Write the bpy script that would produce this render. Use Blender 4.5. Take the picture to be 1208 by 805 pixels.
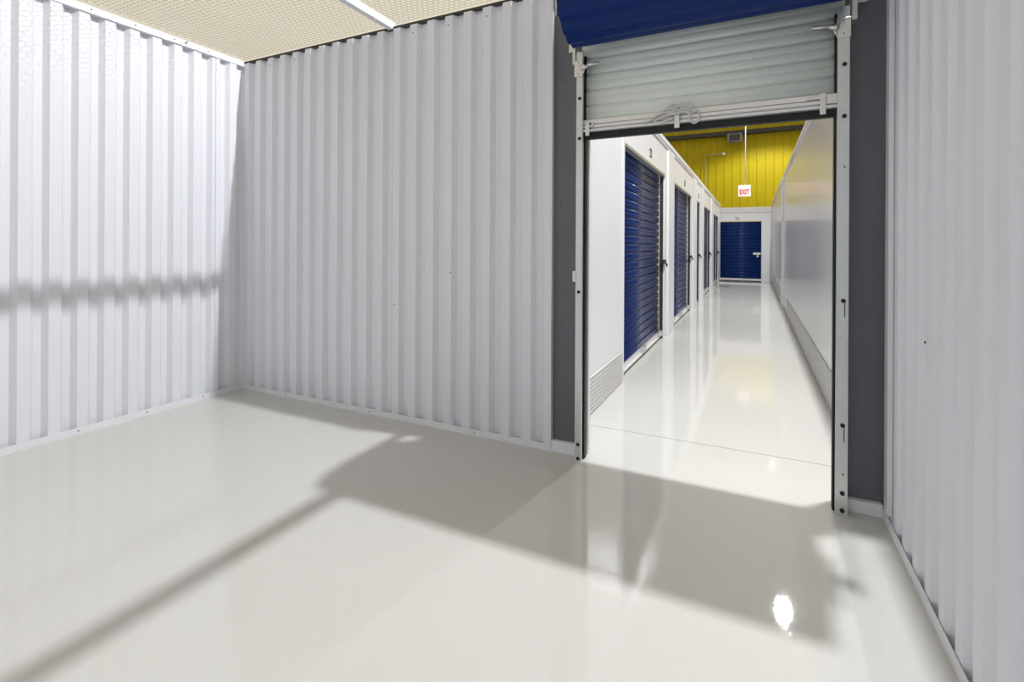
import bpy, bmesh, math, random
from mathutils import Vector, Matrix
random.seed(7)
for o in list(bpy.data.objects): bpy.data.objects.remove(o)
S = bpy.context.scene
COL = S.collection
R = math.radians

# ------------------------------------------------------------------ camera
cam_d = bpy.data.cameras.new('camera')
cam_d.sensor_width = 36.0
cam_d.lens = 582.9 / 1208 * 36.0
cam_d.shift_y = -(402.5 - 288.1) / 1208
cam_d.clip_start = 0.02
cam_d.clip_end = 200
cam = bpy.data.objects.new('camera', cam_d)
COL.objects.link(cam)
cam.matrix_world = Matrix.Translation((4.085, -2.898, 1.30)) @ Matrix.Rotation(R(26.10), 4, 'Z') @ Matrix.Rotation(R(90), 4, 'X') @ Matrix.Rotation(R(0.31), 4, 'Z')
S.camera = cam

# ------------------------------------------------------------------ world, exposure
W = bpy.data.worlds.new('world')
S.world = W
W.use_nodes = True
bgn = W.node_tree.nodes['Background']
bgn.inputs['Color'].default_value = (0.92, 0.97, 1.06, 1)
bgn.inputs['Strength'].default_value = 1.66          # assumed daylight, let in only by the roof's added translucency
S.view_settings.view_transform = 'Standard'
S.view_settings.look = 'None'
S.view_settings.gamma = 1.0
S.view_settings.use_curve_mapping = False
S.view_settings.exposure = 0.09
LAMP_POWER = 1580.0
LAMP_Z = 6.66
LAMPS = ((4.71, 0.365, 1.0), (4.70, 9.2, 0.66), (4.72, 17.4, 0.40))     # x, y, share of full output

# ------------------------------------------------------------------ helpers
class MB:
    def __init__(s): s.v = []; s.f = []; s.sm = []
    def add(s, vs, fs, smooth=False):
        n = len(s.v)
        s.v += [tuple(v) for v in vs]
        for f in fs: s.f.append([i + n for i in f]); s.sm.append(smooth)
        return s
    def box(s, x0, x1, y0, y1, z0, z1):
        vs = [(x, y, z) for z in (z0, z1) for y in (y0, y1) for x in (x0, x1)]
        return s.add(vs, [(0, 2, 3, 1), (4, 5, 7, 6), (0, 1, 5, 4), (2, 6, 7, 3), (0, 4, 6, 2), (1, 3, 7, 5)])
    def bbox(s, x0, x1, y0, y1, z0, z1, b=0.003):
        """box with chamfered edges"""
        bm = bmesh.new()
        bmesh.ops.create_cube(bm, size=1)
        for v in bm.verts:
            v.co = Vector(((x0 + x1) / 2 + v.co.x * (x1 - x0), (y0 + y1) / 2 + v.co.y * (y1 - y0), (z0 + z1) / 2 + v.co.z * (z1 - z0)))
        bmesh.ops.bevel(bm, geom=bm.edges[:], offset=b, segments=1, affect='EDGES')
        bm.verts.index_update()
        s.add([v.co[:] for v in bm.verts], [[v.index for v in f.verts] for f in bm.faces])
        bm.free()
        return s
    def sheet(s, prof, e0, e1, mp, thick=0.0012, smooth=False):
        """profile [(s,d)] extruded from e0 to e1, given a thickness along d; mp(s,d,e)->xyz"""
        n = len(prof)
        vs = []
        for e in (e0, e1):
            for (a, d) in prof: vs.append(mp(a, d, e))
        for e in (e0, e1):
            for (a, d) in prof: vs.append(mp(a, d + thick, e))
        fs = []
        for i in range(n - 1):
            fs.append((i, i + 1, n + i + 1, n + i))
            fs.append((2 * n + i, 3 * n + i, 3 * n + i + 1, 2 * n + i + 1))
            fs.append((i, 2 * n + i, 2 * n + i + 1, i + 1))
            fs.append((n + i, n + i + 1, 3 * n + i + 1, 3 * n + i))
        fs.append((0, n, 3 * n, 2 * n))
        fs.append((n - 1, 3 * n - 1, 4 * n - 1, 2 * n - 1))
        return s.add(vs, fs, smooth)
    def tube(s, pts, r, n=8, closed=False, smooth=True, r1=None):
        pts = [Vector(p) for p in pts]
        m = len(pts); vs = []
        up = Vector((0.13, 0.21, 0.97))
        for i, p in enumerate(pts):
            a = pts[(i - 1) % m] if closed or i > 0 else p
            b = pts[(i + 1) % m] if closed or i < m - 1 else p
            t = (b - a).normalized()
            u = t.cross(up)
            if u.length < 1e-4: u = t.cross(Vector((1, 0, 0)))
            u.normalize(); w = t.cross(u)
            rr = r if r1 is None else r + (r1 - r) * i / (m - 1)
            for k in range(n):
                q = 2 * math.pi * k / n
                vs.append(p + rr * (math.cos(q) * u + math.sin(q) * w))
        fs = []
        for i in range(m if closed else m - 1):
            for k in range(n):
                a = i * n + k; b = i * n + (k + 1) % n
                c = ((i + 1) % m) * n + (k + 1) % n; d = ((i + 1) % m) * n + k
                fs.append((a, b, c, d))
        s.add(vs, fs, smooth)
        if not closed:
            k0 = len(s.v) - len(vs)
            s.f.append([k0 + k for k in range(n)][::-1]); s.sm.append(False)
            s.f.append([k0 + (m - 1) * n + k for k in range(n)]); s.sm.append(False)
        return s
    def lathe(s, prof, c, n=24, axis='Z'):
        vs = []
        for (r, z) in prof:
            for k in range(n):
                q = 2 * math.pi * k / n
                a, b = r * math.cos(q), r * math.sin(q)
                vs.append({'Z': (c[0] + a, c[1] + b, c[2] + z), 'Y': (c[0] + a, c[1] + z, c[2] + b), 'X': (c[0] + z, c[1] + a, c[2] + b)}[axis])
        fs = []
        for i in range(len(prof) - 1):
            for k in range(n):
                fs.append((i * n + k, i * n + (k + 1) % n, (i + 1) * n + (k + 1) % n, (i + 1) * n + k))
        s.add(vs, fs, True)
        k0 = len(s.v) - len(vs)
        s.f.append([k0 + k for k in range(n)][::-1]); s.sm.append(False)
        s.f.append([k0 + (len(prof) - 1) * n + k for k in range(n)]); s.sm.append(False)
        return s
    def mesh(s, name, mat):
        me = bpy.data.meshes.new(name)
        me.from_pydata(s.v, [], s.f)
        bm = bmesh.new(); bm.from_mesh(me)
        bmesh.ops.recalc_face_normals(bm, faces=bm.faces[:])
        bm.to_mesh(me); bm.free()
        if len(me.polygons) == len(s.sm): me.polygons.foreach_set('use_smooth', s.sm)
        me.materials.append(mat)
        me.update()
        return me
    def build(s, name, mat, parent=None):
        return link(name, s.mesh(name, mat), parent)

def link(name, me, parent=None, loc=None):
    o = bpy.data.objects.new(name, me)
    COL.objects.link(o)
    if parent is not None: o.parent = parent
    if loc is not None: o.location = loc
    return o
def tag(o, label=None, cat=None, group=None, kind=None):
    if label: o['label'] = label
    if cat: o['category'] = cat
    if group: o['group'] = group
    if kind: o['kind'] = kind
    return o
def empty(name, loc=(0, 0, 0)):
    o = bpy.data.objects.new(name, None)
    COL.objects.link(o)
    o.location = loc
    o.empty_display_size = 0.1
    return o
def rel(o, parent):
    """parent a mesh built in world coordinates to an Empty that stands elsewhere"""
    o.parent = parent
    o.location = -Vector(parent.location)
    return o
def text_mesh(body, size, depth, mat, name, bold=0.0):
    cu = bpy.data.curves.new(name, 'FONT')
    cu.body = body; cu.size = size; cu.extrude = depth; cu.offset = bold
    cu.align_x = 'CENTER'; cu.align_y = 'CENTER'
    to = bpy.data.objects.new(name + '_tmp', cu)
    COL.objects.link(to)
    dg = bpy.context.evaluated_depsgraph_get()
    me = bpy.data.meshes.new_from_object(to.evaluated_get(dg))
    bpy.data.objects.remove(to)
    me.name = name
    me.materials.clear(); me.materials.append(mat)
    return me

# ------------------------------------------------------------------ materials
def mat(name, col, rough=0.5, metal=0.0, spec=0.5, coat=0.0, coat_rough=0.05, var=0.0, var_scale=3.0, bump=0.0, bump_scale=30.0,
        stretch=(1, 1, 1), emit=None, emit_s=0.0, rvar=0.0):
    m = bpy.data.materials.new(name)
    m.use_nodes = True
    nt = m.node_tree; N = nt.nodes; L = nt.links
    b = N['Principled BSDF']
    b.inputs['Base Color'].default_value = (*col, 1)
    b.inputs['Roughness'].default_value = rough
    b.inputs['Metallic'].default_value = metal
    b.inputs['Specular IOR Level'].default_value = spec
    b.inputs['Coat Weight'].default_value = coat
    b.inputs['Coat Roughness'].default_value = coat_rough
    tc = N.new('ShaderNodeTexCoord'); mp = N.new('ShaderNodeMapping')
    mp.inputs['Scale'].default_value = stretch
    L.new(tc.outputs['Object'], mp.inputs['Vector'])
    if var > 0 or rvar > 0:
        no = N.new('ShaderNodeTexNoise')
        no.inputs['Scale'].default_value = var_scale
        no.inputs['Detail'].default_value = 4
        L.new(mp.outputs['Vector'], no.inputs['Vector'])
        if var > 0:
            mx = N.new('ShaderNodeMix'); mx.data_type = 'RGBA'
            mx.inputs['A'].default_value = (*[c * (1 - var) for c in col], 1)
            mx.inputs['B'].default_value = (*[min(1, c * (1 + var)) for c in col], 1)
            L.new(no.outputs['Fac'], mx.inputs['Factor'])
            L.new(mx.outputs['Result'], b.inputs['Base Color'])
        if rvar > 0:
            mr = N.new('ShaderNodeMapRange')
            mr.inputs['To Min'].default_value = max(0.02, rough - rvar); mr.inputs['To Max'].default_value = rough + rvar
            L.new(no.outputs['Fac'], mr.inputs['Value'])
            L.new(mr.outputs['Result'], b.inputs['Roughness'])
    if bump > 0:
        n2 = N.new('ShaderNodeTexNoise')
        n2.inputs['Scale'].default_value = bump_scale
        n2.inputs['Detail'].default_value = 3
        L.new(mp.outputs['Vector'], n2.inputs['Vector'])
        bp = N.new('ShaderNodeBump')
        bp.inputs['Strength'].default_value = bump
        bp.inputs['Distance'].default_value = 0.01
        L.new(n2.outputs['Fac'], bp.inputs['Height'])
        L.new(bp.outputs['Normal'], b.inputs['Normal'])
    if emit:
        b.inputs['Emission Color'].default_value = (*emit, 1)
        b.inputs['Emission Strength'].default_value = emit_s
    return m

M = {}
M['wall'] = mat('white_painted_steel', (0.775, 0.79, 0.85), 0.50, spec=0.35, var=0.012, var_scale=5, bump=0.008, bump_scale=60)
M['trim'] = mat('white_trim_steel', (0.80, 0.81, 0.85), 0.40, var=0.02, var_scale=9)
M['cwall'] = mat('corridor_white_steel', (0.82, 0.83, 0.87), 0.34, var=0.01, var_scale=2, bump=0.03, bump_scale=40)
M['jamb'] = mat('dark_grey_steel', (0.135, 0.14, 0.16), 0.45, var=0.05, var_scale=4, bump=0.03, bump_scale=50)
M['galv'] = mat('galvanised_steel', (0.66, 0.69, 0.68), 0.36, metal=0.75, var=0.10, var_scale=28, rvar=0.10, bump=0.04, bump_scale=70)
M['alu'] = mat('aluminium_bar', (0.80, 0.80, 0.80), 0.34, metal=0.55, var=0.05, var_scale=30)
M['zinc'] = mat('zinc_plated', (0.74, 0.74, 0.72), 0.28, metal=0.85, var=0.06, var_scale=60)
M['black'] = mat('black_rubber', (0.012, 0.012, 0.012), 0.6, var=0.1)
M['hole'] = mat('black_bolt', (0.008, 0.008, 0.008), 0.5, var=0.1)
M['curtain'] = mat('grey_green_enamel', (0.82, 0.88, 0.83), 0.42, var=0.02, var_scale=4, stretch=(0.4, 6, 6))
M['blue'] = mat('blue_enamel', (0.005, 0.026, 0.15), 0.30, spec=0.16, var=0.06, var_scale=6)
M['blue_door'] = mat('blue_enamel_door', (0.005, 0.024, 0.13), 0.22, spec=0.22, var=0.05, var_scale=6)
M['rope'] = mat('white_cord', (0.72, 0.71, 0.68), 0.8, var=0.08, var_scale=90, bump=0.3, bump_scale=300)
M['dark'] = mat('dark_steel', (0.035, 0.032, 0.028), 0.55, var=0.15, var_scale=10)
M['kick'] = mat('ribbed_steel_kick_plate', (0.62, 0.62, 0.62), 0.38, metal=0.3, var=0.06, var_scale=20)
M['wire'] = mat('galvanised_wire', (0.22, 0.20, 0.17), 0.6, metal=0.3, var=0.1)
M['yellow'] = mat('yellow_painted_steel', (0.45, 0.355, 0.004), 0.55, spec=0.2, var=0.06, var_scale=1.5)
M['hallyellow'] = mat('pale_grey_hall_steel', (0.60, 0.60, 0.60), 0.5, var=0.05, var_scale=1.5)
M['concrete'] = mat('grey_concrete', (0.45, 0.44, 0.42), 0.7, var=0.1, var_scale=1.2)
M['plateink'] = mat('dark_number_ink', (0.05, 0.05, 0.06), 0.6, var=0.05)
M['lamp'] = mat('lamp_housing_grey', (0.55, 0.56, 0.58), 0.4, metal=0.4, var=0.05)
M['lens'] = mat('lamp_lens', (0.9, 0.9, 0.88), 0.3, emit=(1, 0.98, 0.95), emit_s=6, var=0.01)
M['exitpanel'] = mat('exit_sign_face', (0.85, 0.83, 0.76), 0.5, emit=(1, 0.93, 0.8), emit_s=0.12, var=0.01)
M['exitred'] = mat('exit_red', (0.75, 0.03, 0.05), 0.5, emit=(1, 0.04, 0.07), emit_s=0.7, var=0.02)
M['flood'] = mat('flood_glass', (0.03, 0.03, 0.035), 0.15, var=0.1)

def floor_material():
    m = bpy.data.materials.new('glossy_epoxy_floor')
    m.use_nodes = True
    N = m.node_tree.nodes; L = m.node_tree.links
    b = N['Principled BSDF']
    tc = N.new('ShaderNodeTexCoord')
    n1 = N.new('ShaderNodeTexNoise'); n1.inputs['Scale'].default_value = 1.3; n1.inputs['Detail'].default_value = 5
    L.new(tc.outputs['Object'], n1.inputs['Vector'])
    mx = N.new('ShaderNodeMix'); mx.data_type = 'RGBA'
    mx.inputs['A'].default_value = (0.53, 0.525, 0.50, 1); mx.inputs['B'].default_value = (0.565, 0.56, 0.535, 1)
    L.new(n1.outputs['Fac'], mx.inputs['Factor'])
    L.new(mx.outputs['Result'], b.inputs['Base Color'])
    b.inputs['Roughness'].default_value = 0.5
    b.inputs['Specular IOR Level'].default_value = 0.12
    b.inputs['Coat Weight'].default_value = 0.72
    b.inputs['Coat IOR'].default_value = 1.55
    # gloss wanders a little; the poured skin is gently wavy and has fine scuffs
    n2 = N.new('ShaderNodeTexNoise'); n2.inputs['Scale'].default_value = 6; n2.inputs['Detail'].default_value = 6
    L.new(tc.outputs['Object'], n2.inputs['Vector'])
    mr = N.new('ShaderNodeMapRange'); mr.inputs['From Min'].default_value = 0.3; mr.inputs['From Max'].default_value = 0.7
    mr.inputs['To Min'].default_value = 0.015; mr.inputs['To Max'].default_value = 0.042
    L.new(n2.outputs['Fac'], mr.inputs['Value']); L.new(mr.outputs['Result'], b.inputs['Coat Roughness'])
    n3 = N.new('ShaderNodeTexNoise'); n3.inputs['Scale'].default_value = 9; n3.inputs['Detail'].default_value = 2
    mpg = N.new('ShaderNodeMapping'); mpg.inputs['Scale'].default_value = (1.0, 0.6, 1)
    L.new(tc.outputs['Object'], mpg.inputs['Vector']); L.new(mpg.outputs['Vector'], n3.inputs['Vector'])
    n4 = N.new('ShaderNodeTexNoise'); n4.inputs['Scale'].default_value = 110; n4.inputs['Detail'].default_value = 2
    L.new(tc.outputs['Object'], n4.inputs['Vector'])
    b1 = N.new('ShaderNodeBump'); b1.inputs['Strength'].default_value = 0.028; b1.inputs['Distance'].default_value = 0.02
    L.new(n3.outputs['Fac'], b1.inputs['Height'])
    b2 = N.new('ShaderNodeBump'); b2.inputs['Strength'].default_value = 0.05; b2.inputs['Distance'].default_value = 0.002
    L.new(n4.outputs['Fac'], b2.inputs['Height']); L.new(b1.outputs['Normal'], b2.inputs['Normal'])
    L.new(b2.outputs['Normal'], b.inputs['Coat Normal'])
    return m
M['floor'] = floor_material()

def gloss_wall_material():
    """corridor wall of smooth sheet with faint vertical drawing lines"""
    m = bpy.data.materials.new('semi_gloss_sheet_wall')
    m.use_nodes = True
    N = m.node_tree.nodes; L = m.node_tree.links
    b = N['Principled BSDF']
    b.inputs['Base Color'].default_value = (0.74, 0.73, 0.73, 1)
    b.inputs['Roughness'].default_value = 0.20
    b.inputs['Specular IOR Level'].default_value = 0.42
    tc = N.new('ShaderNodeTexCoord'); mp = N.new('ShaderNodeMapping'); mp.inputs['Scale'].default_value = (1, 14, 0.05)
    L.new(tc.outputs['Object'], mp.inputs['Vector'])
    n = N.new('ShaderNodeTexNoise'); n.inputs['Scale'].default_value = 3; n.inputs['Detail'].default_value = 4
    L.new(mp.outputs['Vector'], n.inputs['Vector'])
    bp = N.new('ShaderNodeBump'); bp.inputs['Strength'].default_value = 0.10; bp.inputs['Distance'].default_value = 0.004
    L.new(n.outputs['Fac'], bp.inputs['Height']); L.new(bp.outputs['Normal'], b.inputs['Normal'])
    return m
M['gloss'] = gloss_wall_material()

def roof_material(trans):
    """cream roof sheet; translucency is added so assumed daylight fills the room"""
    m = bpy.data.materials.new('cream_roof_sheet_light_fill')
    m.use_nodes = True
    N = m.node_tree.nodes; L = m.node_tree.links
    for n in list(N): N.remove(n)
    out = N.new('ShaderNodeOutputMaterial')
    tl = N.new('ShaderNodeBsdfTranslucent'); df = N.new('ShaderNodeBsdfDiffuse'); mix = N.new('ShaderNodeMixShader')
    tc = N.new('ShaderNodeTexCoord')
    n1 = N.new('ShaderNodeTexNoise'); n1.inputs['Scale'].default_value = 0.4
    L.new(tc.outputs['Object'], n1.inputs['Vector'])
    mx = N.new('ShaderNodeMix'); mx.data_type = 'RGBA'
    mx.inputs['A'].default_value = (0.84, 0.74, 0.57, 1); mx.inputs['B'].default_value = (0.88, 0.79, 0.62, 1)
    L.new(n1.outputs['Fac'], mx.inputs['Factor'])
    L.new(mx.outputs['Result'], tl.inputs['Color']); L.new(mx.outputs['Result'], df.inputs['Color'])
    mix.inputs['Fac'].default_value = 1.0 - trans
    L.new(tl.outputs[0], mix.inputs[1]); L.new(df.outputs[0], mix.inputs[2]); L.new(mix.outputs[0], out.inputs['Surface'])
    return m
M['roof'] = roof_material(0.43)

# ------------------------------------------------------------------ dimensions
WX = 4.643           # room width, right wall
HT = 2.915           # top of wall trim
YB = -4.60           # rear of the room
CX0, CX1 = 2.962, 4.643     # corridor walls
HC = 2.77            # corridor wall top
YE = 16.6            # end of corridor
RO = 8.0             # roof
PX = 0.1524          # rib pitch

# ------------------------------------------------------------------ floor and hall shell
fl = empty('floor'); tag(fl, 'glossy off white epoxy floor with a thin control joint', 'floor', kind='structure')
MB().box(-0.05, 4.80, YB - 0.05, 0.547, -0.05, 0).build('slab', M['floor'], fl)
MB().box(2.80, 4.80, 0.552, 16.75, -0.05, 0).build('slab', M['floor'], fl)
MB().box(2.80, 4.80, 0.54, 0.56, -0.05, -0.006).build('joint_filler', M['dark'], fl)
tag(MB().box(-24, 28, -20, 20.2, -0.12, -0.055).build('floor_hall', M['concrete']), 'bare concrete hall floor around the storage units', 'floor', kind='structure')
cl = empty('ceiling'); tag(cl, 'cream roof high above the wire mesh, made translucent to light the room', 'ceiling', kind='structure')
for x0, x1, m in ((-24, -6.3, 'roof'), (-6.3, -4.6, 'roof'), (-4.6, 28, 'roof')):
    MB().add([(x0, -20, RO), (x1, -20, RO), (x1, 20.2, RO), (x0, 20.2, RO)], [(0, 1, 2, 3)]).build('roof_sheet', M[m], cl)
hw = MB(); hw.box(-24.1, -24, -20, 20.2, -0.1, RO); tag(hw.build('wall_hall_left', M['hallyellow']), 'pale grey hall wall beyond the left storage units', 'wall', kind='structure')
hw = MB(); hw.box(28, 28.1, -20, 20.2, -0.1, RO); tag(hw.build('wall_hall_right', M['hallyellow']), 'pale grey hall wall beyond the right storage units', 'wall', kind='structure')
hw = MB(); hw.box(-24, 28, -20.1, -20, -0.1, RO); tag(hw.build('wall_hall_rear', M['hallyellow']), 'pale grey hall wall behind the storage room', 'wall', kind='structure')

# yellow end wall of the hall: ribbed panels, four ribs to a panel
wy = empty('wall_hall_end', (0, 20, 0)); tag(wy, 'yellow ribbed steel wall above the end of the corridor', 'wall', kind='structure')
def yprof(a0, n, p):
    out = []
    for k in range(n):
        a = a0 + k * p
        out += [(a, 0), (a + 0.020, -0.032), (a + 0.052, -0.032), (a + 0.072, 0), (a + p * 0.62, 0), (a + p * 0.64, -0.006), (a + p * 0.68, -0.006), (a + p * 0.70, 0)]
    out.append((a0 + n * p, 0))
    return out
pan = MB().sheet(yprof(0, 4, 0.31), 0, RO, lambda a, d, e: (a, d, e)).mesh('panel', M['yellow'])
for k in range(42):
    link('panel', pan, wy, (-24 + 1.24 * k - 0.06, 0, 0))
tag(MB().box(-24, 28, 19.72, 19.95, 5.93, 6.10).build('trim_1', M['dark']), 'dark steel girt running across the yellow wall', 'beam', kind='structure')

# ------------------------------------------------------------------ corrugated room walls
CREST, SLOPE, VALLEY = 0.0604, 0.026, 0.040
DEP = 0.034
def ribs(e_first, s0, s1, sgn):
    """profile along s from s0 up to s1; each crest ends at e_first + k*pitch (valley lies on the side sgn)"""
    ev = []
    k0 = int(math.floor((s0 - e_first) / PX)) - 2
    k1 = int(math.ceil((s1 - e_first) / PX)) + 2
    for k in range(k0, k1):
        e = e_first + k * PX
        if sgn > 0: q = [(e, 0), (e + SLOPE, DEP), (e + SLOPE + VALLEY, DEP), (e + 2 * SLOPE + VALLEY, 0)]
        else: q = [(e - 2 * SLOPE - VALLEY, 0), (e - SLOPE - VALLEY, DEP), (e - SLOPE, DEP), (e, 0)]
        ev += q
    ev.sort()
    def at(s):
        for (a, d), (b, g) in zip(ev, ev[1:]):
            if a <= s <= b: return d + (g - d) * (s - a) / max(1e-9, b - a)
        return 0
    out = [(s0, at(s0))] + [p for p in ev if s0 + 1e-4 < p[0] < s1 - 1e-4] + [(s1, at(s1))]
    return out
scr = MB().lathe([(0.0045, 0), (0.0045, 0.002), (0.003, 0.004)], (0, 0, 0), 8, 'Y').mesh('screw', M['dark'])
scrx = MB().lathe([(0.0045, 0), (0.0045, 0.002), (0.003, 0.004)], (0, 0, 0), 8, 'X').mesh('screw', M['dark'])

def corr_wall(name, label, e_first, sgn, seams, mp, z0, z1, material=M['wall']):
    w = empty(name); tag(w, label, 'wall', kind='structure')
    for i, (a, b) in enumerate(zip(seams, seams[1:])):
        lap = 0.014
        lift = 0.0045 * (i % 2)
        pr = ribs(e_first, a, b + (lap if b != seams[-1] else 0), sgn)
        MB().sheet([(s, d - lift) for s, d in pr], z0, z1, mp, 0.001).build('panel', material, w)
    return w

# wall with the door (Y = 0): crest plane at Y = .004, depth towards +Y
wb = corr_wall('wall_back', 'white corrugated steel wall beside the roll up door', 0.06 - 1e-3, 1,
               [0.0, 0.725, 1.64, 2.50, 2.943], lambda s, d, e: (s, 0.004 + d, e), 0.0, 2.893)
MB().box(2.935, 2.943, 0.004, 0.075, 0.0, 2.893).build('edge_return', M['trim'], wb)
# dark strip along the panel tops; its lip is added to shade the valleys
MB().box(-0.02, 2.935, 0.042, 0.07, 2.70, 2.893).box(-0.02, 3.0, 0.007, 0.07, 2.893, 2.912).build('dark_top_strip', M['dark'], wb)
# dark jamb panels and header behind the drum
MB().box(2.943, 3.135, 0.035, 0.055, 0.0, 2.912).build('jamb_panel', M['jamb'], wb)
MB().box(4.485, 4.66, 0.035, 0.055, 0.0, 2.912).build('jamb_panel', M['jamb'], wb)
MB().box(3.135, 4.485, 0.060, 0.085, 2.15, 2.912).build('header_panel', M['jamb'], wb)
# white jambs lining the opening towards the corridor
MB().box(2.962, 3.168, 0.056, 0.10, 0.0, 2.77).build('jamb_lining', M['cwall'], wb)
MB().box(4.458, 4.643, 0.056, 0.10, 0.0, 2.77).build('jamb_lining', M['cwall'], wb)
for x, z in ((3.02, 2.33), (3.02, 1.95), (3.02, 1.0), (2.99, 1.55), (2.91, 2.30), (2.90, 1.27)):
    link('screw', scr, wb, (x, 0.031 if x > 2.94 else 0.0, z))
for k in range(9):
    x = 0.33 + k * 0.305
    link('screw', scr, wb, (x, 0.0, 2.83))
for x, z in ((0.76, 1.08), (2.19, 1.10), (1.70, 0.85)): link('screw', scr, wb, (x, 0.0005, z))

MB().box(-0.08, 0.004, 0.040, 0.06, 0.0, 2.893).box(-0.08, -0.046, -0.03, 0.04, 0.0, 2.868).build('corner_angle', M['trim'], wb)
wl = corr_wall('wall_left', 'white corrugated steel wall crossed by a soft horizontal shadow', -0.432, -1,
               [YB, -3.98, -3.08, -2.18, -1.28, -0.25, 0.042], lambda s, d, e: (-0.010 - d, s, e), 0.0, 2.868)
wr = corr_wall('wall_right', 'white corrugated steel wall right of the door opening', -0.46, 1,
               [YB, -3.80, -2.90, -1.98, -1.06, -0.16, 0.034], lambda s, d, e: (WX + 0.007 + d, s, e), 0.0, 2.868)
for y, z in ((-1.39, 1.14), (-0.62, 0.95), (-2.2, 1.5)): link('screw', scrx, wr, (WX + 0.001, y, z))
wrr = corr_wall('wall_rear', 'white corrugated steel wall at the rear of the room', 0.06, 1,
                [0.0, 0.9, 1.82, 2.74, 3.66, WX], lambda s, d, e: (s, YB - d, e), 0.0, 2.868)

# top caps and base angles
t = MB().box(-0.045, 0.0, YB, 0.0, 2.866, 2.915).build('trim_2', M['trim'])
tag(t, 'white steel cap along the top of the left wall', 'trim', kind='structure')
for k in range(12):
    link('screw', scrx, t, (0.0, -0.32 - 0.27 * k, 2.892))
# bolt with a nut on the cap
bn = MB().lathe([(0.008, 0), (0.008, 0.012), (0.005, 0.013), (0.005, 0.02)], (0.0, -0.50, 2.90), 8, 'X').build('nut', M['zinc'], t)
t = MB().box(WX, WX + 0.045, YB, 0.0, 2.866, 2.915).build('trim_3', M['trim']); tag(t, 'white steel cap along the top of the right wall', 'trim', kind='structure')
t = MB().box(0, WX, YB - 0.045, YB, 2.866, 2.915).build('trim_4', M['trim']); tag(t, 'white steel cap along the top of the rear wall', 'trim', kind='structure')
bs = MB().box(-0.004, 2.94, 0.0, 0.003, 0.0, 0.042).build('baseboard_back', M['trim']); tag(bs, 'white base angle under the corrugated wall beside the door', 'baseboard', kind='structure')
for k in range(3): link('screw', scr, bs, (0.55 + 0.92 * k, -0.003, 0.022))
bs = MB().box(-0.004, 0.0, YB, 0.0, 0.0, 0.045).build('baseboard_left', M['trim']); tag(bs, 'white base angle under the left corrugated wall', 'baseboard', kind='structure')
for k in range(8): link('screw', scrx, bs, (0.0, -0.35 - 0.42 * k, 0.024))
bs = MB().box(WX, WX + 0.004, YB, 0.0, 0.0, 0.045).build('baseboard_right', M['trim']); tag(bs, 'white base angle under the right corrugated wall', 'baseboard', kind='structure')
bs = MB().box(0, WX, YB - 0.035, YB, 0.0, 0.045).build('baseboard_rear', M['trim']); tag(bs, 'white base angle under the rear corrugated wall', 'baseboard', kind='structure')
bs = MB().bbox(2.945, 3.122, -0.002, 0.034, 0.0, 0.068, 0.002).build('baseboard_door_left', M['trim']); tag(bs, 'short white kick strip under the dark jamb panel by the corrugated wall', 'baseboard', kind='structure')
bs = MB().bbox(4.495, 4.643, -0.002, 0.034, 0.0, 0.062, 0.002).build('baseboard_door_right', M['trim']); tag(bs, 'short white kick strip under the dark jamb panel by the right wall', 'baseboard', kind='structure')

# ------------------------------------------------------------------ roll-up doors
def curtain_prof(z0, z1, sgn=1, p=0.095):
    """sgn +1: deep groove away from the viewer"""
    out = []; z = z1
    k = 0
    base = [(0.0, 0.010), (0.004, 0.009), (0.010, 0.0025), (0.020, 0.0), (0.042, 0.0005), (0.0475, 0.0025), (0.053, 0.0005), (0.075, 0.0), (0.085, 0.0025), (0.091, 0.009)]
    q = []
    n = int((z1 - z0) / p) + 2
    for k in range(n):
        for a, d in base:
            zz = z0 + k * p + a * p / 0.095
            if zz <= z1 + 1e-6: q.append((zz, d * sgn))
    return q

d1 = empty('door_1', (3.80, 0, 0))
tag(d1, 'half open roll up door with grey green curtain and blue drum', 'door', kind='structure')
def dpart(mb, name, m): return rel(mb.build(name, m), d1)
def sub(mb, name, m, par): 
    o = mb.build(name, m); o.parent = par; return o
XC0, XC1 = 3.140, 4.478
cur = dpart(MB().sheet(curtain_prof(2.045, 2.66), XC0, XC1, lambda s, d, e: (e, -0.014 + d, s), 0.0012, True), 'curtain', M['curtain'])
# drum: the wound curtain shows its blue outer face; scalloped by the curtain's ribs
DY, DZ, DR = -0.222, 2.655, 0.214
dm = MB(); ns = 15; seg = 10
ring = []
for k in range(ns * seg):
    q = 2 * math.pi * k / (ns * seg)
    u = (k % seg) / seg
    rr = DR + 0.011 * math.sin(math.pi * u) ** 0.6 + (0.004 if 0.35 < u < 0.65 else 0) - 0.010 * (k / (ns * seg))
    ring.append((DY + rr * math.cos(q + 1.0), DZ + rr * math.sin(q + 1.0)))
n = len(ring)
vs = [(XC0 - 0.004, y, z) for y, z in ring] + [(XC1 + 0.004, y, z) for y, z in ring]
dm.add(vs, [(i, (i + 1) % n, n + (i + 1) % n, n + i) for i in range(n)], True)
k0 = 0
dm.add([(XC0 - 0.004, y, z) for y, z in ring], [list(range(n))])
dm.add([(XC1 + 0.004, y, z) for y, z in ring], [list(range(n))])
drum = dpart(dm, 'drum', M['blue'])
sub(MB().lathe([(0.022, 0), (0.022, XC1 - XC0 + 0.15)], (XC0 - 0.075, DY, DZ), 16, 'X'), 'axle', M['galv'], drum)
sub(MB().lathe([(0.10, 0), (0.10, 0.012), (0.04, 0.014), (0.035, 0.03)], (XC0 - 0.036, DY, DZ), 24, 'X'), 'drum_wheel', M['dark'], drum)
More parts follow.
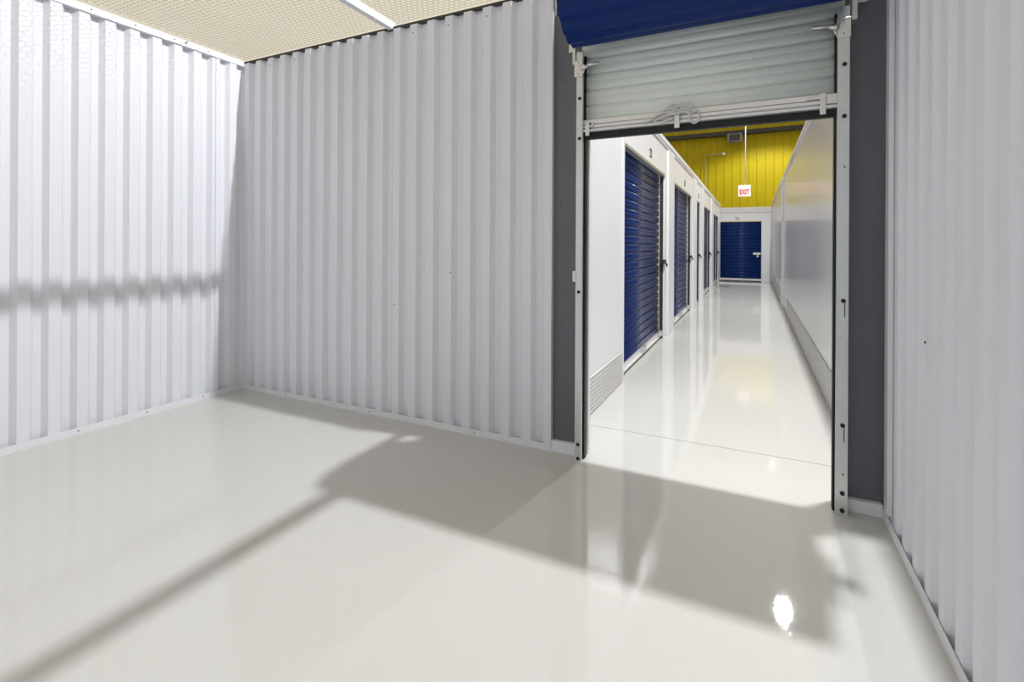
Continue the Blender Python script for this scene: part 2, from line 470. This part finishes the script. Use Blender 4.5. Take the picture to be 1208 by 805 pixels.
sub(MB().lathe([(0.035, 0), (0.04, 0.016), (0.10, 0.018), (0.10, 0.03)], (XC1 + 0.006, DY, DZ), 24, 'X'), 'drum_wheel', M['dark'], drum)
# brackets that carry the axle on the jamb panels
for x0, x1 in ((3.062, 3.068), (4.552, 4.558)):
    b = MB().box(x0, x1, DY - 0.04, 0.036, DZ - 0.05, DZ + 0.05)
    b.box(min(x0, x1) - 0.02, max(x0, x1) + 0.02, 0.022, 0.036, DZ - 0.16, DZ + 0.10)
    dpart(b, 'axle_bracket', M['galv'])
for x0, x1 in ((3.084, 3.106), (4.503, 4.528)):
    dpart(MB().bbox(x0, x1, -0.035, 0.036, 2.395, 2.50, 0.003), 'guide_hanger', M['galv'])
# guides: folded channel, face towards the room, slot towards the curtain
def guide(xf0, xf1, inner):
    g = MB()
    g.box(xf0, xf1, -0.060, -0.056, 0.0, 2.455)                      # face
    xo = xf0 if inner > 0 else xf1
    g.box(min(xo, xo + inner * 0.004), max(xo, xo + inner * 0.004), -0.056, 0.036, 0.0, 2.455)   # outer web
    xi = xf1 if inner > 0 else xf0
    g.box(min(xi, xi - inner * 0.003), max(xi, xi - inner * 0.003), -0.056, -0.036, 0.0, 2.455)  # lip
    g.box(xf0, xf1, 0.022, 0.026, 0.0, 2.455)                         # rear leaf
    o = dpart(g, 'guide', M['galv'])
    # black strip filling the slot
    xs = xi - inner * 0.010
    sub(MB().box(min(xs, xs + inner * 0.018), max(xs, xs + inner * 0.018), -0.020, 0.020, 0.0, 2.44), 'slot_strip', M['black'], o)
    return o
gl = guide(3.121, 3.160, 1)
gr = guide(4.444, 4.493, -1)
bolt = MB().lathe([(0.0105, 0), (0.0105, 0.002), (0.008, 0.004)], (0, 0, 0), 12, 'Y').mesh('bolt', M['hole'])
sbolt = MB().lathe([(0.004, 0), (0.004, 0.002), (0.003, 0.003)], (0, 0, 0), 8, 'Y').mesh('bolt', M['hole'])
def bolts(o, x, zs, me=bolt):
    for z in zs:
        b = link('bolt', me, o, (x, -0.0640, z))
bolts(gl, 3.142, (2.175, 1.935, 1.015, 0.100, 0.016))
bolts(gr, 4.472, (2.175, 1.925, 1.035, 0.435, 0.108, 0.025))
bolts(gr, 4.474, (1.68, 0.20), sbolt)
for z in (1.03, 0.43):       # grease run under the bolts
    sub(MB().box(4.476, 4.480, -0.0606, -0.0598, z - 0.075, z - 0.004), 'grease_mark', M['hole'], gr)
lp = sub(MB().bbox(3.104, 3.124, -0.066, -0.058, 1.075, 1.140, 0.002), 'strike_plate', M['trim'], gl)
sub(MB().box(3.110, 3.116, -0.0675, -0.066, 1.095, 1.125), 'strike_slot', M['zinc'], gl)
# stop brackets with a horn reaching in front of the curtain
for side, par, x0, x1 in ((1, gl, 3.108, 3.162), (-1, gr, 4.438, 4.497)):
    st = sub(MB().bbox(x0, x1, -0.067, -0.0595, 2.305, 2.40, 0.002), 'stop_plate', M['zinc'], par)
    xa = x1 if side > 0 else x0
    h = MB()
    h.tube([(xa - side * 0.004, -0.066, 2.355), (xa + side * 0.012, -0.072, 2.357), (xa + side * 0.035, -0.078, 2.360)], 0.020, 10, r1=0.010)
    h.tube([(xa + side * 0.030, -0.078, 2.360), (xa + side * 0.105, -0.080, 2.366)], 0.0095, 10)
    h.tube([(xa + side * 0.000, -0.066, 2.32), (xa + side * 0.010, -0.070, 2.345)], 0.006, 8)
    sub(h, 'stop_horn', M['zinc'], par)
    for z in (2.385, 2.322):
        sub(MB().lathe([(0.003, 0), (0.003, 0.002)], ((x0 + x1) / 2, -0.069, z), 8, 'Y'), 'rivet', M['dark'], par)
# bottom bar with rubber seal
bb = MB()
bb.box(3.150, 4.470, -0.020, 0.016, 1.985, 2.052)
bb.sheet([(1.985, -0.042), (1.990, -0.042), (1.991, -0.024), (1.998, -0.024), (1.999, -0.040), (2.015, -0.040), (2.016, -0.024), (2.021, -0.024), (2.022, -0.036), (2.047, -0.034), (2.052, -0.022)], 3.150, 4.470, lambda s, d, e: (e, d, s), 0.004)
bb.box(3.150, 4.470, -0.048, -0.016, 1.976, 1.984)
bar = dpart(bb, 'bottom_bar', M['alu'])
sub(MB().box(3.152, 4.468, -0.010, 0.022, 1.938, 1.985), 'rubber_seal', M['black'], bar)
# latch plates at both ends of the bar
lt = MB().bbox(3.172, 3.225, -0.052, -0.026, 2.000, 2.034, 0.003)
lt.box(3.176, 3.200, -0.054, -0.048, 1.950, 2.008)
sub(lt, 'latch', M['zinc'], bar)
sub(MB().lathe([(0.007, 0), (0.007, 0.006)], (3.206, -0.058, 2.018), 10, 'Y'), 'latch_pin', M['dark'], bar)
lt = MB().bbox(4.315, 4.405, -0.050, -0.024, 2.022, 2.036, 0.002)
lt.bbox(4.372, 4.398, -0.056, -0.048, 1.945, 2.050, 0.002)
lt.bbox(4.400, 4.460, -0.042, -0.024, 1.995, 2.045, 0.002)
sub(lt, 'latch', M['zinc'], bar)
# pull handle strap and knotted pull cord in the middle of the bar
xm = 3.70
hs = MB().bbox(xm - 0.014, xm + 0.014, -0.062, -0.054, 1.945, 2.062, 0.002)
hs.box(xm - 0.014, xm + 0.014, -0.056, -0.020, 2.040, 2.047)
sub(hs, 'pull_strap', M['zinc'], bar)
rp = MB()
def loop(pts, r=0.0058, n=10):
    # smooth Catmull-Rom through the points
    P = [Vector(p) for p in pts]; out = []
    for i in range(len(P) - 1):
        a = P[max(0, i - 1)]; b = P[i]; c = P[i + 1]; d = P[min(len(P) - 1, i + 2)]
        for k in range(n):
            u = k / n
            out.append(0.5 * ((2 * b) + (c - a) * u + (2 * a - 5 * b + 4 * c - d) * u * u + (3 * b - 3 * c + d - a) * u ** 3))
    out.append(P[-1]); rp.tube(out, r, 6)
loop([(xm - 0.20, -0.040, 1.988), (xm - 0.13, -0.048, 2.010), (xm - 0.07, -0.056, 2.046), (xm - 0.02, -0.062, 2.070), (xm + 0.03, -0.066, 2.055), (xm + 0.02, -0.070, 2.025), (xm - 0.05, -0.066, 2.018), (xm - 0.12, -0.058, 1.998), (xm - 0.09, -0.056, 1.984), (xm - 0.02, -0.062, 2.000)])
loop([(xm - 0.03, -0.066, 2.03), (xm + 0.02, -0.070, 2.066), (xm + 0.065, -0.066, 2.074), (xm + 0.078, -0.064, 2.050), (xm + 0.04, -0.068, 2.036), (xm - 0.01, -0.074, 2.045), (xm - 0.04, -0.070, 2.063), (xm - 0.01, -0.068, 2.076)])
loop([(xm + 0.03, -0.068, 2.030), (xm + 0.062, -0.066, 2.020), (xm + 0.070, -0.064, 1.985), (xm + 0.088, -0.064, 1.962), (xm + 0.112, -0.062, 1.975), (xm + 0.118, -0.060, 2.005), (xm + 0.105, -0.056, 2.030), (xm + 0.085, -0.052, 2.022)])
loop([(xm - 0.16, -0.046, 2.000), (xm - 0.10, -0.056, 2.028), (xm - 0.05, -0.064, 2.034), (xm + 0.0, -0.072, 2.020), (xm + 0.035, -0.070, 2.045)])
sub(rp, 'pull_cord', M['rope'], bar)

# ------------------------------------------------------------------ corridor, left side
wc = empty('wall_corridor_left', (CX0, 0, 0)); tag(wc, 'white corridor wall lined with blue roll up doors', 'wall', kind='structure')
def cpart(mb, name, m, par=wc): return rel(mb.build(name, m), par)
DOORS = ((1.81, 4.24), (5.06, 7.48), (8.42, 9.18), (10.10, 12.20), (13.31, 15.70))
ZT = 2.285
edges = [0.10]
for a, b in DOORS: edges += [a, b]
edges.append(YE)
for i in range(0, len(edges), 2):
    a, b = edges[i], edges[i + 1]
    if i == 0:
        cpart(MB().box(CX0 - 0.12, CX0, a, b - 0.055, 0.0, 2.68), 'wall_panel', M['cwall'])
        cpart(MB().bbox(CX0 - 0.12, CX0 + 0.012, b - 0.055, b, 0.0, 2.68, 0.002), 'post', M['trim'])
    else:
        cpart(MB().box(CX0 - 0.12, CX0, a, b, 0.0, 2.68), 'pilaster', M['cwall'])
        if i < len(edges) - 2:
            w = b - a
            cpart(MB().bbox(CX0 - 0.01, CX0 + 0.020, a + 0.28 * w, b - 0.03, 0.0, 2.675, 0.004), 'post', M['trim'])
for a, b in DOORS:
    cpart(MB().box(CX0 - 0.12, CX0, a, b, ZT, 2.68), 'header', M['cwall'])
# top rail: cap above a shadow groove
cpart(MB().box(CX0 - 0.12, CX0 + 0.016, 0.10, YE, 2.680, 2.700), 'top_rail', M['trim'])
cpart(MB().box(CX0 - 0.12, CX0 - 0.020, 0.10, YE, 2.700, 2.712), 'rail_groove', M['trim'])
cpart(MB().box(CX0 - 0.12, CX0 + 0.022, 0.10, YE, 2.712, 2.772), 'top_cap', M['trim'])
# ribbed kick plate next to the first door
def kick(x, y0, y1, sgn, par, z1=0.295):
    n = 9
    pr = []
    for k in range(n):
        z = 0.004 + k * (z1 - 0.004) / n; p = (z1 - 0.004) / n
        pr += [(z, 0.0), (z + p * 0.18, 0.008), (z + p * 0.72, 0.008), (z + p * 0.9, 0.0)]
    pr.append((z1, 0.0))
    return cpart(MB().sheet(pr, y0, y1, lambda s, d, e: (x + sgn * (0.003 + d), e, s), 0.002), 'kick_plate', M['kick'], par)
kick(CX0, 0.60, 1.752, 1, wc)

numb = {0: '23', 1: '24', 2: '25'}
def side_door(idx, y0, y1, label):
    d = empty('door_%d' % (idx + 2), (CX0, (y0 + y1) / 2, 0)); tag(d, label, 'door', kind='structure')
    xr = CX0 - 0.075
    cpart(MB().sheet(curtain_prof(0.075, ZT + 0.05), y0 + 0.03, y1 - 0.03, lambda s, dd, e: (xr - dd * 2.1, e, s), -0.0012, True), 'curtain', M['blue_door'], d)
    for ya, yb in ((y0, y0 + 0.045), (y1 - 0.045, y1)):
        cpart(MB().box(CX0 - 0.055, CX0 - 0.020, ya, yb, 0.0, ZT), 'guide', M['dark'], d)
    bbm = MB().box(xr - 0.02, xr + 0.02, y0 + 0.03, y1 - 0.03, 0.030, 0.085)
    bbm.box(xr + 0.02, xr + 0.045, y0 + 0.03, y1 - 0.03, 0.030, 0.038)
    bar = cpart(bbm, 'bottom_bar', M['alu'], d)
    def s2(mb, name, m):
        o = mb.build(name, m); o.parent = bar; return o
    s2(MB().box(xr - 0.015, xr + 0.015, y0 + 0.03, y1 - 0.03, 0.0, 0.030), 'rubber_seal', M['black'])
    if y1 - y0 > 1:
        ym = (y0 + y1) / 2
        s2(MB().bbox(xr + 0.018, xr + 0.060, ym - 0.05, ym + 0.05, 0.045, 0.110, 0.004), 'handle', M['zinc'])
        s2(MB().bbox(xr + 0.018, xr + 0.060, y1 - 0.16, y1 - 0.05, 0.045, 0.115, 0.004), 'latch_foot', M['zinc'])
    lt = MB().bbox(CX0 - 0.045, CX0 + 0.028, y1 - 0.13, y1 - 0.01, 1.045, 1.095, 0.003)
    lt.tube([(CX0 + 0.020, y1 - 0.05, 1.06), (CX0 + 0.036, y1 - 0.05, 1.03), (CX0 + 0.036, y1 - 0.02, 1.01), (CX0 + 0.03, y1 + 0.01, 1.03)], 0.012, 8)
    cpart(lt, 'latch', M['dark'], d)
    # flashing under the header
    cpart(MB().box(CX0 - 0.06, CX0 + 0.006, y0, y1, ZT - 0.030, ZT), 'head_flashing', M['galv'], d)
    if idx in numb:
        me = text_mesh(numb[idx], 0.15, 0.002, M['plateink'], 'door_number')
        o = link('door_number', me, d)
        o.matrix_local = Matrix.Translation((0.003, (y0 + y1) / 2 + 0.15 - (y0 + y1) / 2, 2.40)) @ Matrix.Rotation(R(90), 4, 'Z') @ Matrix.Rotation(R(90), 4, 'X')
LB = ['wide blue roll up door beside the ribbed kick plate', 'blue roll up door second along the corridor from the kick plate',
      'narrow blue roll up door between two wide ones in the corridor', 'blue roll up door just past the narrow door in the corridor',
      'blue roll up door in the side wall next to the corridor end']
for i, (a, b) in enumerate(DOORS): side_door(i, a, b, LB[i])

# ------------------------------------------------------------------ corridor end
we = empty('wall_corridor_end', (3.8, YE, 0)); tag(we, 'white wall closing the corridor around a blue roll up door', 'wall', kind='structure')
DE0, DE1, DZ1 = 2.975, 4.315, 2.165
cpart(MB().box(DE1, CX1 + 0.05, YE, YE + 0.12, 0, 2.60), 'pilaster', M['cwall'], we)
cpart(MB().box(CX0 - 0.05, DE0, YE, YE + 0.12, 0, 2.60), 'pilaster', M['cwall'], we)
cpart(MB().box(DE0, DE1, YE, YE + 0.12, DZ1, 2.60), 'header', M['cwall'], we)
cpart(MB().box(CX0, CX1, YE - 0.03, YE, 2.48, 2.58), 'top_rail', M['alu'], we)
cpart(MB().box(CX0, CX1, YE - 0.045, YE + 0.12, 2.58, 2.66), 'top_cap', M['trim'], we)
de = empty('door_7', (3.645, YE, 0)); tag(de, 'blue roll up door facing down the corridor with a white latch', 'door', kind='structure')
cpart(MB().sheet(curtain_prof(0.11, DZ1, 1, 0.118), DE0, DE1, lambda s, d, e: (e, YE + 0.045 + d * 2.0, s), 0.0012, True), 'curtain', M['blue_door'], de)
cpart(MB().box(DE0, DE1, YE + 0.02, YE + 0.06, 0.04, 0.115), 'bottom_bar', M['alu'], de)
cpart(MB().box(DE0, DE1, YE + 0.025, YE + 0.055, 0.0, 0.04), 'rubber_seal', M['black'], de)
lt = MB().bbox(DE1 - 0.26, DE1 - 0.02, YE - 0.012, YE + 0.03, 0.965, 1.045, 0.004)
lt.bbox(DE1 - 0.20, DE1 - 0.10, YE - 0.03, YE - 0.012, 0.985, 1.025, 0.004)
cpart(lt, 'latch', M['trim'], de)
cpart(MB().bbox(DE1 - 0.15, DE1 - 0.08, YE - 0.02, YE + 0.02, 0.88, 0.955, 0.006), 'padlock', M['zinc'], de)
me = text_mesh('26', 0.14, 0.002, M['plateink'], 'door_number')
o = link('door_number', me, de); o.matrix_local = Matrix.Translation((-0.11, -0.004, 2.265)) @ Matrix.Rotation(R(90), 4, 'X')

# ------------------------------------------------------------------ corridor, right side
wg = empty('wall_corridor_right', (CX1, 0, 0)); tag(wg, 'shiny pale sheet steel corridor wall with ribbed kick plates', 'wall', kind='structure')
cpart(MB().box(CX1, CX1 + 0.04, 0.10, 8.85, 0.0, 2.68), 'wall_panel', M['gloss'], wg)
cpart(MB().box(CX1, CX1 + 0.04, 8.95, YE, 0.0, 2.68), 'wall_panel', M['gloss'], wg)
cpart(MB().bbox(CX1 - 0.040, CX1 + 0.04, 8.83, 8.97, 0.0, 2.70, 0.004), 'post', M['trim'], wg)
for a, b in ((0.10, 8.85), (8.95, YE)):
    cpart(MB().box(CX1 - 0.012, CX1 + 0.06, a, b, 2.68, 2.70), 'top_rail', M['trim'], wg)
    cpart(MB().box(CX1 + 0.022, CX1 + 0.06, a, b, 2.70, 2.712), 'rail_groove', M['trim'], wg)
    cpart(MB().box(CX1 - 0.018, CX1 + 0.06, a, b, 2.712, 2.772), 'top_cap', M['trim'], wg)
kick(CX1, 0.60, 7.72, -1, wg)
kick(CX1, 9.10, 15.2, -1, wg)

# ------------------------------------------------------------------ joists and wire mesh over the room
for x, lab in ((1.645, 'white steel ceiling joist meeting the top of the corrugated back wall'), (3.287, 'white steel ceiling joist above the roll up door drum')):
    j = empty('ceiling_joist', (x, -2.3, 2.894)); tag(j, lab, 'joist', 'joists under the wire mesh')
    rel(MB().bbox(x - 0.023, x + 0.023, YB - 0.03, 0.034, 2.894, 2.950, 0.003).build('tube', M['trim']), j)
    hk = MB().tube([(x + 0.026, -0.20, 2.915), (x + 0.029, -0.20, 2.892), (x + 0.031, -0.195, 2.872), (x + 0.028, -0.19, 2.866)], 0.0035, 6)
    rel(hk.build('hook', M['zinc']), j)
# hexagonal netting laid over joists and wall caps
wm = MB(); CW, CH = 0.044, 0.044
zz = 2.952; rw = 0.0009
def strut(a, b):
    ax, ay = a; bx, by = b
    dx, dy = bx - ax, by - ay; l = math.hypot(dx, dy); nx, ny = -dy / l * rw, dx / l * rw
    n0 = len(wm.v)
    wm.v += [(ax + nx, ay + ny, zz), (ax - nx, ay - ny, zz), (ax, ay, zz + 2 * rw), (bx + nx, by + ny, zz), (bx - nx, by - ny, zz), (bx, by, zz + 2 * rw)]
    for f in ((0, 1, 4, 3), (1, 2, 5, 4), (2, 0, 3, 5)): wm.f.append([n0 + i for i in f]); wm.sm.append(False)
x_lo, x_hi, y_lo, y_hi = -0.03, WX + 0.03, YB, 0.05
ny = int((y_hi - y_lo) / (CH * 0.75)) + 1; nx = int((x_hi - x_lo) / CW) + 1
for r in range(ny):
    for c in range(nx):
        ox = x_lo + c * CW + (CW / 2 if r % 2 else 0); oy = y_hi - r * CH * 0.75
        top = (ox, oy); l = (ox - CW / 2, oy - CH * 0.25); rr_ = (ox + CW / 2, oy - CH * 0.25); low = (ox + CW / 2, oy - CH * 0.75)
        strut(top, l); strut(top, rr_); strut(rr_, low)
wmo = wm.build('wire_mesh', M['wire']); tag(wmo, 'wire security mesh stretched over the open top of the room', 'wire mesh', kind='stuff')

# ------------------------------------------------------------------ high-bay lamps over the corridor
LLAB = ['grey bell shaped high bay lamp hanging over the door wall', 'grey bell shaped high bay lamp hanging over the middle of the corridor', 'grey bell shaped high bay lamp hanging over the corridor end']
for (x, y, share), lab in zip(LAMPS, LLAB):
    l = empty('high_bay_lamp', (x, y, LAMP_Z)); tag(l, lab, 'lamp', 'lamps over the corridor')
    MB().lathe([(0.155, 0.010), (0.150, 0.03), (0.12, 0.12), (0.09, 0.17), (0.085, 0.20)], (0, 0, 0), 28).build('reflector', M['lamp'], l)
    MB().lathe([(0.085, 0.20), (0.085, 0.36), (0.05, 0.39)], (0, 0, 0), 20).build('ballast_housing', M['lamp'], l)
    MB().tube([(0, 0, 0.38), (0, 0, RO - LAMP_Z)], 0.012, 8).build('hanging_rod', M['zinc'], l)
    MB().lathe([(0.02, -0.010), (0.10, 0.0), (0.145, 0.012)], (0, 0, 0), 28).build('lens', M['lens'], l)
    ld = bpy.data.lights.new('hall_lamp_offscreen', 'SPOT')
    ld.energy = LAMP_POWER * share; ld.shadow_soft_size = 0.065; ld.spot_size = R(136); ld.spot_blend = 0.35
    ld.color = (0.985, 0.99, 1.0)
    lo = bpy.data.objects.new('hall_lamp_offscreen', ld); COL.objects.link(lo); lo.parent = l; lo.location = (0, 0, -0.11)

# ------------------------------------------------------------------ exit sign, floodlight, conduit
ex = empty('exit_sign', (3.84, 12.0, 2.63)); tag(ex, 'white exit sign with red letters hanging on a white rod', 'exit sign')
rel(MB().bbox(3.685, 3.995, 12.0, 12.05, 2.635, 2.945, 0.006).build('sign_panel', M['exitpanel']), ex)
rel(MB().tube([(3.862, 12.025, 2.94), (3.862, 12.025, RO)], 0.014, 8).build('rod', M['trim']), ex)
me = text_mesh('EXIT', 0.150, 0.004, M['exitred'], 'lettering', 0.004)
o = link('lettering', me, ex); o.matrix_local = Matrix.Translation((0.0, -0.008, 0.125)) @ Matrix.Rotation(R(90), 4, 'X') @ Matrix.Diagonal((0.80, 1.25, 1, 1))

fz = empty('floodlight', (3.33, 19.7, 5.56)); tag(fz, 'boxy floodlight with dark glass hung under the dark girt', 'floodlight')
rel(MB().bbox(3.05, 3.62, 19.50, 19.72, 5.58, 5.94, 0.03).build('housing', mat('floodlight_grey', (0.22, 0.22, 0.2), 0.5, var=0.1)), fz)
rel(MB().bbox(3.14, 3.54, 19.485, 19.505, 5.64, 5.90, 0.004).build('glass', M['flood']), fz)
rel(MB().box(3.30, 3.36, 19.60, 19.74, 5.90, 6.0).build('bracket', M['dark']), fz)
cd = empty('electrical_conduit', (2.18, 19.93, 3.0)); tag(cd, 'thin grey conduit with small junction box on yellow wall', 'conduit')
rel(MB().tube([(2.18, 19.94, 2.6), (2.18, 19.94, 5.10), (2.20, 19.94, 5.16), (2.26, 19.94, 5.18), (2.88, 19.94, 5.18)], 0.012, 8).build('pipe', M['lamp']), cd)
rel(MB().bbox(2.86, 2.97, 19.88, 19.965, 5.13, 5.25, 0.01).build('junction_box', M['trim']), cd)
